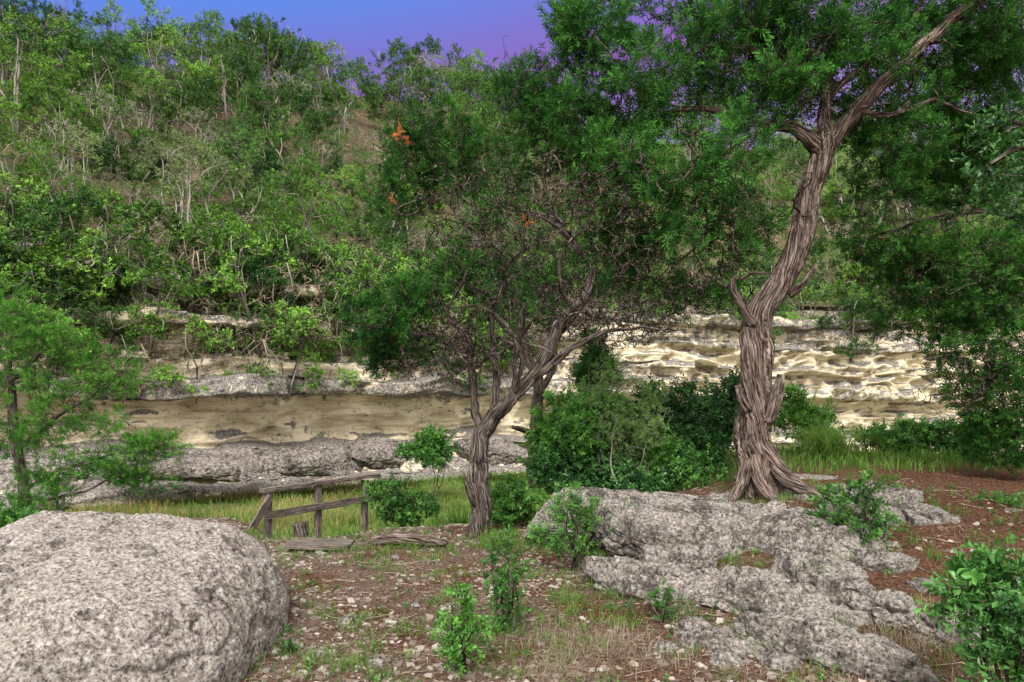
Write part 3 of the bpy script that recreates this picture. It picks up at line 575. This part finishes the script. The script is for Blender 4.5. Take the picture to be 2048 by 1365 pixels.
# ---------------------------------------------------------------- rocks
def cubesphere(n):
    g=np.linspace(-1,1,n); a,b=np.meshgrid(g,g,indexing='ij'); V=[];Fc=[]; k=0
    for ax in range(3):
        for sg in (-1,1):
            q=np.zeros((n,n,3)); q[...,ax]=sg; q[...,(ax+1)%3]=np.tan(a*math.pi/4); q[...,(ax+2)%3]=np.tan(b*math.pi/4)
            f=grid_faces(n,n,False); 
            if sg>0: f=f[:,::-1]
            f=f[:,::-1]; V.append(q.reshape(-1,3)); Fc.append(f+k); k+=n*n
    V=np.concatenate(V);Fc=np.concatenate(Fc); V=unit(V); key=np.round(V*1e5).astype(np.int64); _,ix,inv=np.unique(key,axis=0,return_index=True,return_inverse=True)
    return V[ix],inv.reshape(-1)[Fc]
CSC={}
def rock(name,label,cat,c,rad,rz=0,n=40,seed=0,amp=.12,tilt=(0,0),mat='rock',sq=.55,strata=.0,group=None,cuts=16,pitted=1.0,groove=1.1):
    if n not in CSC: CSC[n]=cubesphere(n)
    V,Fc=CSC[n]; ex=2+4.0*(1-sq); m=(np.abs(V)**ex).sum(1)**(1/ex); Q=V/m[:,None]
    rad=np.array(rad); rs=np.random.default_rng(seed)
    for k in range(cuts):
        nn=unit(rs.normal(size=3)*np.array([1,1,.35])); h=.66+.33*rs.random(); e=np.maximum(0,Q@nn-h); Q=Q-nn*e[:,None]*.95
    S=Q*rad; big=rad.max(); dn=unit(Q/rad)
    nn=amp*big*(.6*fbm(S/big*1.6+seed*3.1,3,seed)+.5*fbm(S/big*4.5+seed,4,seed+1))+pitted*(.018*fbm(S*6,4,seed+2)+.014*fbm(S*18,3,seed+6)+.007*fbm(S*50,2,seed+7))
    pk=fbm(S*9+3,2,seed+8); nn=nn-pitted*.03*sst((pk-.28)/.15)
    ridg=1-np.abs(fbm(S/big*2.4+seed,3,seed+3)); nn=nn-amp*big*groove*np.maximum(0,ridg-.93)/.07
    r2_=1-np.abs(fbm(S/big*5+seed*2,2,seed+13)); nn=nn-amp*big*groove*.4*np.maximum(0,r2_-.94)/.06
    if strata:
        q=S[:,2]/strata+.6*fbm(S*1.1,2,seed+5); fr=q-np.floor(q); iq=np.floor(q).astype(np.int64); nn=nn-.06*np.maximum(0,1-fr/.2)*(1-np.abs(dn[:,2]))+.10*(hsh(iq,iq*0,iq*0,seed)-.5)*(1-np.abs(dn[:,2]))
    S=S+dn*nn[:,None]
    cx,sx=math.cos(tilt[0]),math.sin(tilt[0]); cy,sy=math.cos(tilt[1]),math.sin(tilt[1])
    Rx=np.array([[1,0,0],[0,cx,-sx],[0,sx,cx]]);Ry=np.array([[cy,0,sy],[0,1,0],[-sy,0,cy]]);Rz=np.array([[math.cos(rz),-math.sin(rz),0],[math.sin(rz),math.cos(rz),0],[0,0,1]])
    S=S@(Rz@Ry@Rx).T
    o=mk(name,S,Fc,M[mat],None,None,True); o.location=[float(v) for v in c]; tag(o,label,cat,group); return o
rock('boulder','huge rounded pale grey limestone boulder in the lower left foreground','boulder',(-3.04,4.35,.05),(1.47,1.36,.74),.1,200,4,.05,(0.04,.04),'boulder',.78,0,cuts=3,pitted=.9,groove=.3)
d2r=math.radians
R_=[('rock','lichen covered rock at the left end of the ledge under the green bushes',(.95,7.5,.22),(.95,.65,.38),.1,11,(.08,.05)),
('rock','main cracked grey rock ledge in front of the big juniper',(1.85,6.65,.2),(1.05,.75,.38),d2r(-14),12,(.16,.12)),
('rock','flat grey rock that the big juniper roots grip',(2.85,7.4,.2),(1.1,.8,.33),.2,13,(0,0)),
('rock','jagged grey rock forming the right half of the main ledge',(2.65,6.1,.18),(.85,.6,.34),d2r(-30),32,(.16,.16)),
('rock_slab','long thin slab slanting below the main rock ledge',(1.3,5.55,.05),(.85,.34,.15),d2r(-35),14,(.22,.1)),
('rock_slab','short slab continuing the slanting slab towards the camera',(1.95,5.0,.06),(.65,.32,.15),d2r(-40),34,(.22,.12)),
('rock_slab','pale pointed slab at the bottom edge right of centre',(1.95,4.2,.06),(.75,.32,.14),d2r(-50),15,(.22,0)),
('rock_slab','narrow rock ridge running down beside the pale pointed slab',(2.5,4.85,.12),(.62,.2,.2),d2r(-52),16,(.35,0)),
('rock_slab','lower end of the narrow rock ridge near the bottom right shrub',(2.85,4.25,.10),(.5,.18,.17),d2r(-52),36,(.35,0)),
('rock','broad rock right of the flared juniper roots',(3.7,7.3,.34),(.95,.7,.3),.1,17,(0,-.03)),
('rock','dark fissured rock at the right end of the ledge',(4.05,6.55,.32),(.48,.42,.26),.4,18,(0,0)),
('rock_slab','low flat rock in the brown litter near the right edge',(5.05,6.9,.38),(.75,.4,.14),.1,19,(0,0)),
('rock','small rock wedged under the right side of the main ledge',(2.4,5.45,.12),(.42,.3,.22),d2r(-40),20,(.1,.1)),
('rock','grey block between the main ledge and the roots rock',(3.25,6.5,.36),(.5,.4,.26),d2r(-25),21,(0,.1)),
('rock','low rock peeking out behind the rooted rock on the plateau',(3.6,8.8,.42),(.7,.5,.2),.3,22,(0,0)),
('rock','squarish rock at the front foot of the main ledge',(1.45,6.0,.12),(.45,.34,.26),.5,38,(0,.1)),
('rock','cracked rock between the wedged rock and the leafy shrub',(3.0,5.65,.2),(.42,.3,.2),d2r(-20),41,(.1,.1)),
('rock_slab','small flat slab left of the pale pointed slab',(1.35,4.35,.0),(.34,.2,.09),d2r(-30),43,(.15,0))]
for nm,lb,c,r,rz,sd,tl in R_: rock(nm,lb,'rock',c,r,rz,100 if max(r)>.5 else 64,sd,.06,tl,strata=.115,sq=.3,cuts=22,pitted=1.15,groove=1.7)
STN=[(1385,1265,.13),(1450,1322,.1),(1330,1300,.07),(1560,1335,.11),(1650,1140,.12),(1850,1180,.11),(1935,1150,.09),(1480,1262,.09),(640,1110,.07),(665,1130,.05),(700,1180,.05),(690,1245,.06),(830,1215,.05),(750,1330,.06),(790,1120,.06),(1180,1160,.06),(640,1310,.06),(1800,1120,.08),(1880,1240,.1),(1420,1210,.1),(1700,1230,.1)]
STN.sort(); rs=np.random.default_rng(9)
def onray(px,py):
    Y_=np.linspace(2.5,14,600); z=CAM-(py-800)/F*Y_; g=gz((px-1024)/F*Y_,Y_); i=np.argmax(z<=g); Yd=float(Y_[i]); return (px-1024)/F*Yd,Yd,float(g[i])
for i,(px,py,r) in enumerate(STN):
    x,Yd,z=onray(px,py)
    rock('stone',f'loose pale stone lying on the stony ground, {ordn(i)}','stone',(x,Yd,z+r*.2),(r*1.2,r*.9,r*.5),rs.random()*6,22,60+i,.12,group='loose stones on the ground',pitted=.4)
for i,(px,py,Yd,w,h) in enumerate(((750,905,21.5,80,22),(990,900,23.5,85,20),(420,935,19,180,22),(620,920,20.5,120,20))):
    c=P(px,py,Yd); rock('rock_slab',['grey block at the cliff foot left of the slender juniper','grey slab at the cliff foot behind the slender juniper','long sloping grey slab at the cliff foot above the dry grass','grey slab at the cliff foot above the wooden handrail'][i],'rock',c,(w/F*Yd,1.0,h/F*Yd),d2r(30),80,80+i,.03,(.18,0),'rock_far',sq=.2,strata=.2,cuts=12,pitted=2)
# ---------------------------------------------------------------- stuff on the ground
def onground(n,xr,yr,rng,dens=None):
    x=rng.uniform(*xr,n); y=rng.uniform(*yr,n)
    if dens is not None: k=rng.random(n)<dens(x,y); x,y=x[k],y[k]
    return np.stack([x,y,gz(x,y)],-1)
def blades(name,pos,h,w,mat,rng,lean=.5,kind='stuff',parent=None,label=None,cat=None):
    n=len(pos); a=rng.random(n)*6.28; d=np.stack([np.cos(a),np.sin(a),0*a],-1)
    b=a+rng.normal(size=n)*1.2; sd=np.stack([-np.sin(b),np.cos(b),0*a],-1)
    H=(h*(.5+.8*rng.random(n)))[:,None]; ln=(lean*rng.random(n))[:,None]; W=w*.5
    up=np.array([0,0,1.])
    p0=pos-up*.01; p1=pos+up*H*.5+d*H*ln*.3; p2=pos+up*H*.85*(1-.3*ln)+d*H*ln*.95; p3=pos+up*H*(1-.55*ln)+d*H*ln*1.5
    V=np.stack([p0-sd*W,p0+sd*W,p1-sd*W*.85,p1+sd*W*.85,p2-sd*W*.5,p2+sd*W*.5,p3-sd*W*.05,p3+sd*W*.05],1)
    f=np.array([[0,1,3,2],[2,3,5,4],[4,5,7,6]]); Fc=(f[None]+(np.arange(n)*8)[:,None,None]).reshape(-1,4)
    sh=np.clip(rng.random((n,1))*.7+np.array([0,0,.1,.1,.2,.2,.3,.3])[None],0,1).reshape(-1)
    o=mk(name,V.reshape(-1,3),Fc,M[mat],parent,{'shade':sh}); 
    if kind: o['kind']=kind
    if label: tag(o,label,cat)
    return o
rg=np.random.default_rng(31)
nz=lambda x,y,f,s: vn(st3(x*f,y*f,0*x),s)
nr_=lambda x,y:1-np.exp(-((x+2.6)/1.5)**2)*(y<12)
blades('dry_grass',onground(44000,(-20,6),(11,29),rg,lambda x,y:nr_(x,y)*sst((nz(x,y,.5,3)-.25)/.3)*(1-.85*sst((x+5)/3))),.2,.016,'grass_y',rg,label='dry yellow grass covering the creek bank below the cliff',cat='grass')
blades('green_grass',onground(75000,(-20,8),(9.6,30),rg,lambda x,y:nr_(x,y)*(.4+.6*sst((x+6)/3))),.18,.018,'grass_g',rg,label='green grass on the creek bank between handrail and shrubs',cat='grass')
tc=onground(1250,(-4,5),(3,9.4),rg,lambda x,y:.2+.8*sst((nz(x,y,1.1,8)-.42)/.2)); tp=(tc[:,None,:]+rg.normal(size=(len(tc),26,3))*np.array([.05,.05,0])).reshape(-1,3); tp[:,2]=gz(tp[:,0],tp[:,1])
blades('grass_tufts',tp,.08,.005,'grass_g',rg,.9,label='small green grass tufts dotted over the stony clearing',cat='grass')
tc=onground(380,(-3,4),(3,8),rg,lambda x,y:.1+.9*sst((nz(x,y,.9,18)-.5)/.2)); tp=(tc[:,None,:]+rg.normal(size=(len(tc),30,3))*np.array([.09,.09,0])).reshape(-1,3); tp[:,2]=gz(tp[:,0],tp[:,1])
blades('dry_grass_tufts',tp,.07,.004,'straw',rg,1.4,label='thin dead straw grass lying over the clearing',cat='grass')
wp=onground(1500,(-3.5,5),(3,9),rg,lambda x,y:.1+.9*sst((nz(x,y,1.5,28)-.5)/.15)); A=Acc(); V,Fc,sh=inst(TLs[0],wp,np.tile([0,0,1.],(len(wp),1)),.04+.06*rg.random(len(wp)),rg,.5); A.add(V,Fc,shade=sh)
tag(A.build('weeds',M['leaf_mid']),'tiny green leafy weeds scattered over the clearing and between rocks','weeds',kind='stuff')
def clump(pxy,n,sp,h,w,mat,lean,label,name='grass_clump',Yd=None):
    px,py=pxy; 
    if Yd is None: x,Yd,_=onray(px,py)
    x=(px-1024)/F*Yd; q=np.array([x,Yd,0])+rg.normal(size=(n,3))*np.array([sp,sp,0]); q[:,2]=gz(q[:,0],q[:,1])
    return blades(name,q,h,w,mat,rg,lean,None,None,label,'grass')
clump((1190,1290),600,.22,.10,.004,'straw',1.5,'low dry straw coloured grass clump left of the slanting rock slab')
clump((1120,1345),400,.18,.10,.004,'straw',1.5,'low dry straw coloured grass clump at the bottom edge near the middle')
clump((1650,905),900,.14,.62,.014,'grass_g',1.2,'arching bright green grass clump right of the big juniper trunk','grass_clump',11.5)
clump((900,1000),500,.2,.40,.012,'grass_g',1.1,'tall green grass clump left of the slender juniper on the bank','grass_clump',10)
clump((40,1090),500,.25,.3,.007,'grass_g',1.0,'green grass clump behind the left end of the boulder','grass_clump',6.2)
clump((1000,1095),350,.15,.22,.005,'grass_g',1.0,'green grass clump at the right of the slender trunk foot')
clump((1650,1190),160,.08,.2,.005,'grass_g',1.0,'sparse grass clump growing between the rock slabs')
clump((1820,1300),260,.15,.14,.005,'straw',1.2,'dry grass clump right of the narrow rock ridge')
T8=np.array([[-1,-1,-1],[1,-1,-1],[1,1,-1],[-1,1,-1],[-.8,-.8,1],[.8,-.8,1],[.8,.8,1],[-.8,.8,1]],float); F8=np.array([[0,3,2,1],[4,5,6,7],[0,1,5,4],[1,2,6,5],[2,3,7,6],[3,0,4,7]])
def gravel(p,rng,s0,name,label):
    n=len(p); sz=s0*(.35+rng.random(n)**4*2.8); a=rng.random(n)*6.28
    V=T8[None]+rng.normal(size=(n,8,3))*.32; V=V*np.stack([sz,sz*(.4+.6*rng.random(n)),sz*.35],-1)[:,None,:]
    c,s_=np.cos(a)[:,None],np.sin(a)[:,None]; V=np.stack([V[...,0]*c-V[...,1]*s_,V[...,0]*s_+V[...,1]*c,V[...,2]+V[...,0]*.2*rng.normal(size=(n,1))],-1)+p[:,None,:]+np.array([0,0,.002])
    Fc=(F8[None]+(np.arange(n)*8)[:,None,None]).reshape(-1,4); o=mk(name,V.reshape(-1,3),Fc,M['gravel'],None,{'shade':np.repeat(rng.random(n),8)}); tag(o,label,'gravel',kind='stuff')
gravel(onground(44000,(-4.5,5),(2.8,9.5),rg,lambda x,y:(.25+.75*sst((nz(x,y,1.3,4)-.35)/.25))*(1-.75*sst((x-1)/1.5))),rg,.0095,'gravel','pale limestone chips scattered over the brown clearing')
p=onground(34000,(-4.5,9),(2.8,13),rg,lambda x,y:.35+.65*sst((x-.3)/1.5)); n=len(p)
q=np.array([[0,0,0],[.5,.25,.1],[1,0,0],[.5,-.25,.05]]); d=unit(rg.normal(size=(n,3))*np.array([1,1,.25])); u=unit(np.cross(d,np.array([0,0,1.])+rg.normal(size=(n,3))*.3)); sz=(.012+.02*rg.random(n))[:,None,None]
V=p[:,None,:]+np.array([0,0,.008])+sz*(q[None,:,0:1]*d[:,None,:]+q[None,:,1:2]*u[:,None,:]+q[None,:,2:3]*np.array([0,0,1.]))
tag(mk('leaf_litter',V.reshape(-1,3),np.arange(n*4).reshape(-1,4),M['litter'],None,{'shade':np.repeat(rg.random(n),4)}),'reddish brown fallen leaves and needles covering the ground','leaf litter',kind='stuff')
p=onground(900,(-3,5),(3,9),rg); s_=np.linspace(0,1,5); a=rg.random(len(p))*6.28; ln=.08+.35*rg.random(len(p))**2
pa=p[:,None,:]+np.stack([np.cos(a)[:,None]*ln[:,None]*s_,np.sin(a)[:,None]*ln[:,None]*s_,0*ln[:,None]*s_],-1)+rg.normal(size=(len(p),5,3))*np.array([.01,.01,.003]); pa[...,2]=gz(pa[...,0],pa[...,1])+.012
o=twigs_mesh('fallen_twigs',pa,np.full((len(p),5),.003),M['dead'],None); tag(o,'thin fallen twigs scattered over the clearing','twigs',kind='stuff')
# ---------------------------------------------------------------- handrail, steps, stump, log
def beam(name,a,b,w,h,parent,seed):
    a=np.array(a,float);b=np.array(b,float);L=np.linalg.norm(b-a);d=(b-a)/L; r=np.array([0,0,1.]) if abs(d[2])<.8 else np.array([.48,.88,0]); u=unit(np.cross(d,r)); v=np.cross(u,d)
    n=max(4,int(L/.08)); t=np.linspace(0,1,n); c=.12; prof=np.array([[-1,-1+c],[-1+c,-1],[1-c,-1],[1,-1+c],[1,1-c],[1-c,1],[-1+c,1],[-1,1-c]])*.5
    rs=np.random.default_rng(seed); V=[];g=[]
    for i in range(n):
        cc=a+(b-a)*t[i]+rs.normal(size=3)*.002
        for q in prof:
            k=1+rs.normal()*.02; V.append(cc+u*q[0]*w*k+v*q[1]*h*k); g.append([q[0]*w*2+seed,q[1]*h*2,t[i]*L*.12])
    Fc=grid_faces(n,8); V=np.array(V);g=np.array(g); ex=[]
    for o_ in (0,(n-1)*8): ex+= [[o_,o_+1,o_+2,o_+3],[o_,o_+3,o_+4,o_+7],[o_+4,o_+5,o_+6,o_+7]]
    return mk(name,V,np.vstack([Fc,np.array(ex)]),M['wood'],parent,{'grain':g})
A0=np.array([-3.18,8.8]);B0=np.array([-2.12,10.25]); dv=unit(B0-A0)
hr=thing('handrail','weathered wooden handrail with three posts at the head of the steps','handrail',(-3.18,8.8,-.7))
zt=.44
def at(t): return A0+(B0-A0)*t
nv=np.array([dv[1],-dv[0]])
for i,t in enumerate((.02,.46,.93)):
    q=at(t); beam('post',(q[0],q[1],-1.3),(q[0],q[1],zt-.03),.08,.08,hr,70+i)
q0=at(-.03);q1=at(1.08)
beam('rail',(q0[0],q0[1],zt),(q1[0],q1[1],zt+.02),.12,.055,hr,80)
q0=at(-.02)+nv*.062;q1=at(1.02)+nv*.062; beam('rail',(q0[0],q0[1],zt-.32),(q1[0],q1[1],zt-.30),.035,.10,hr,81)
q0=at(.02)+nv*.062; e=P(478,1085,8.3); beam('brace',(e[0],e[1],e[2]-.1),(q0[0],q0[1],zt-.08),.035,.10,hr,82)
ws=thing('wooden_steps','grey plank steps descending beside the handrail stump','steps',(-2.15,7.6,0))
for i in range(4):
    y=7.30+i*.18; z=float(gz(-2.1,7.3))+.06-i*.02; beam('tread',(-2.42-i*.04,y,z),(-1.72-i*.03,y-.06,z),.17,.045,ws,90+i)
sb=P(603,1080,8.1); V,Fc,g,_,_=limb([sb-np.array([0,0,.2]),sb+np.array([0,0,.05]),P(600,1045,8.1)],[.10,.08,.085],24,.02,5,.14,.12,.002)
st=thing('tree_stump','short cut cedar stump in front of the handrail middle post','stump',sb); mk('trunk',V,Fc,M['bark_mid'],st,{'grain':g},True)
def gp(px,py,dz=.05):
    x,Yd,z=onray(px,py); return np.array([x,Yd,z+dz])
V,Fc,g,_,_=limb([gp(745,1090),gp(790,1091,.08),gp(845,1094,.07),gp(893,1098,.05)],[.05,.065,.06,.03],24,.02,4,.06,.04,.004,.2); o=mk('fallen_log',V,Fc,M['bark'],None,{'grain':g},True); tag(o,'weathered fallen log lying left of the slender juniper foot','log')
# ---------------------------------------------------------------- camera, light
cam=bpy.data.objects.new('camera',bpy.data.cameras.new('camera')); COL.objects.link(cam); cam.location=(0,0,CAM); cam.rotation_euler=(math.pi/2,0,0)
cam.data.lens=24; cam.data.sensor_width=36; cam.data.shift_y=118/2048; cam.data.clip_end=2000; SC.camera=cam
sun=bpy.data.objects.new('sun',bpy.data.lights.new('sun','SUN')); COL.objects.link(sun); sun.data.energy=4.2; sun.data.angle=math.radians(18); sun.data.color=(1,.96,.89)
el,az=math.radians(44),math.radians(190)
from mathutils import Vector
dv3=Vector((math.sin(az)*math.cos(el),math.cos(az)*math.cos(el),math.sin(el))); sun.rotation_euler=dv3.to_track_quat('Z','Y').to_euler(); sun.location=(0,-10,20)
w=bpy.data.worlds.new('World'); SC.world=w; w.use_nodes=True; nt=w.node_tree; nt.nodes.clear(); out=nt.nodes.new('ShaderNodeOutputWorld')
sky=nt.nodes.new('ShaderNodeTexSky'); sky.sky_type='NISHITA'; sky.sun_disc=False; sky.sun_elevation=el; sky.sun_rotation=az
tcn=nt.nodes.new('ShaderNodeTexCoord'); sx=nt.nodes.new('ShaderNodeSeparateXYZ'); nt.links.new(tcn.outputs['Generated'],sx.inputs[0])
b1=nt.nodes.new('ShaderNodeBackground'); b1.inputs[1].default_value=.15
nt.links.new(mix(nt,sky.outputs[0],(14.5,13.9,12.7),.85),b1.inputs[0])
t=mth(nt,'SUBTRACT',mth(nt,'MULTIPLY',sx.outputs['Z'],.8),mth(nt,'MULTIPLY',sx.outputs['X'],.15))
b2=nt.nodes.new('ShaderNodeBackground'); nt.links.new(ramp(nt,t,[(.0,(.42,.22,.45)),(.24,(.38,.28,.68)),(.335,(.32,.14,.53)),(.38,(.22,.19,.65)),(.43,(.13,.27,.83))]),b2.inputs[0]); b2.inputs[1].default_value=1
ms=nt.nodes.new('ShaderNodeMixShader'); fz=mth(nt,'MULTIPLY',mth(nt,'SUBTRACT',sx.outputs['Z'],.54),6,clamp=True)
fy=mth(nt,'MULTIPLY',mth(nt,'SUBTRACT',.35,sx.outputs['Y']),3,clamp=True)
nt.links.new(mth(nt,'MAXIMUM',fz,fy),ms.inputs[0]); nt.links.new(b2.outputs[0],ms.inputs[1]); nt.links.new(b1.outputs[0],ms.inputs[2]); nt.links.new(ms.outputs[0],out.inputs[0])
SC.view_settings.view_transform='Standard'; SC.view_settings.look='None'
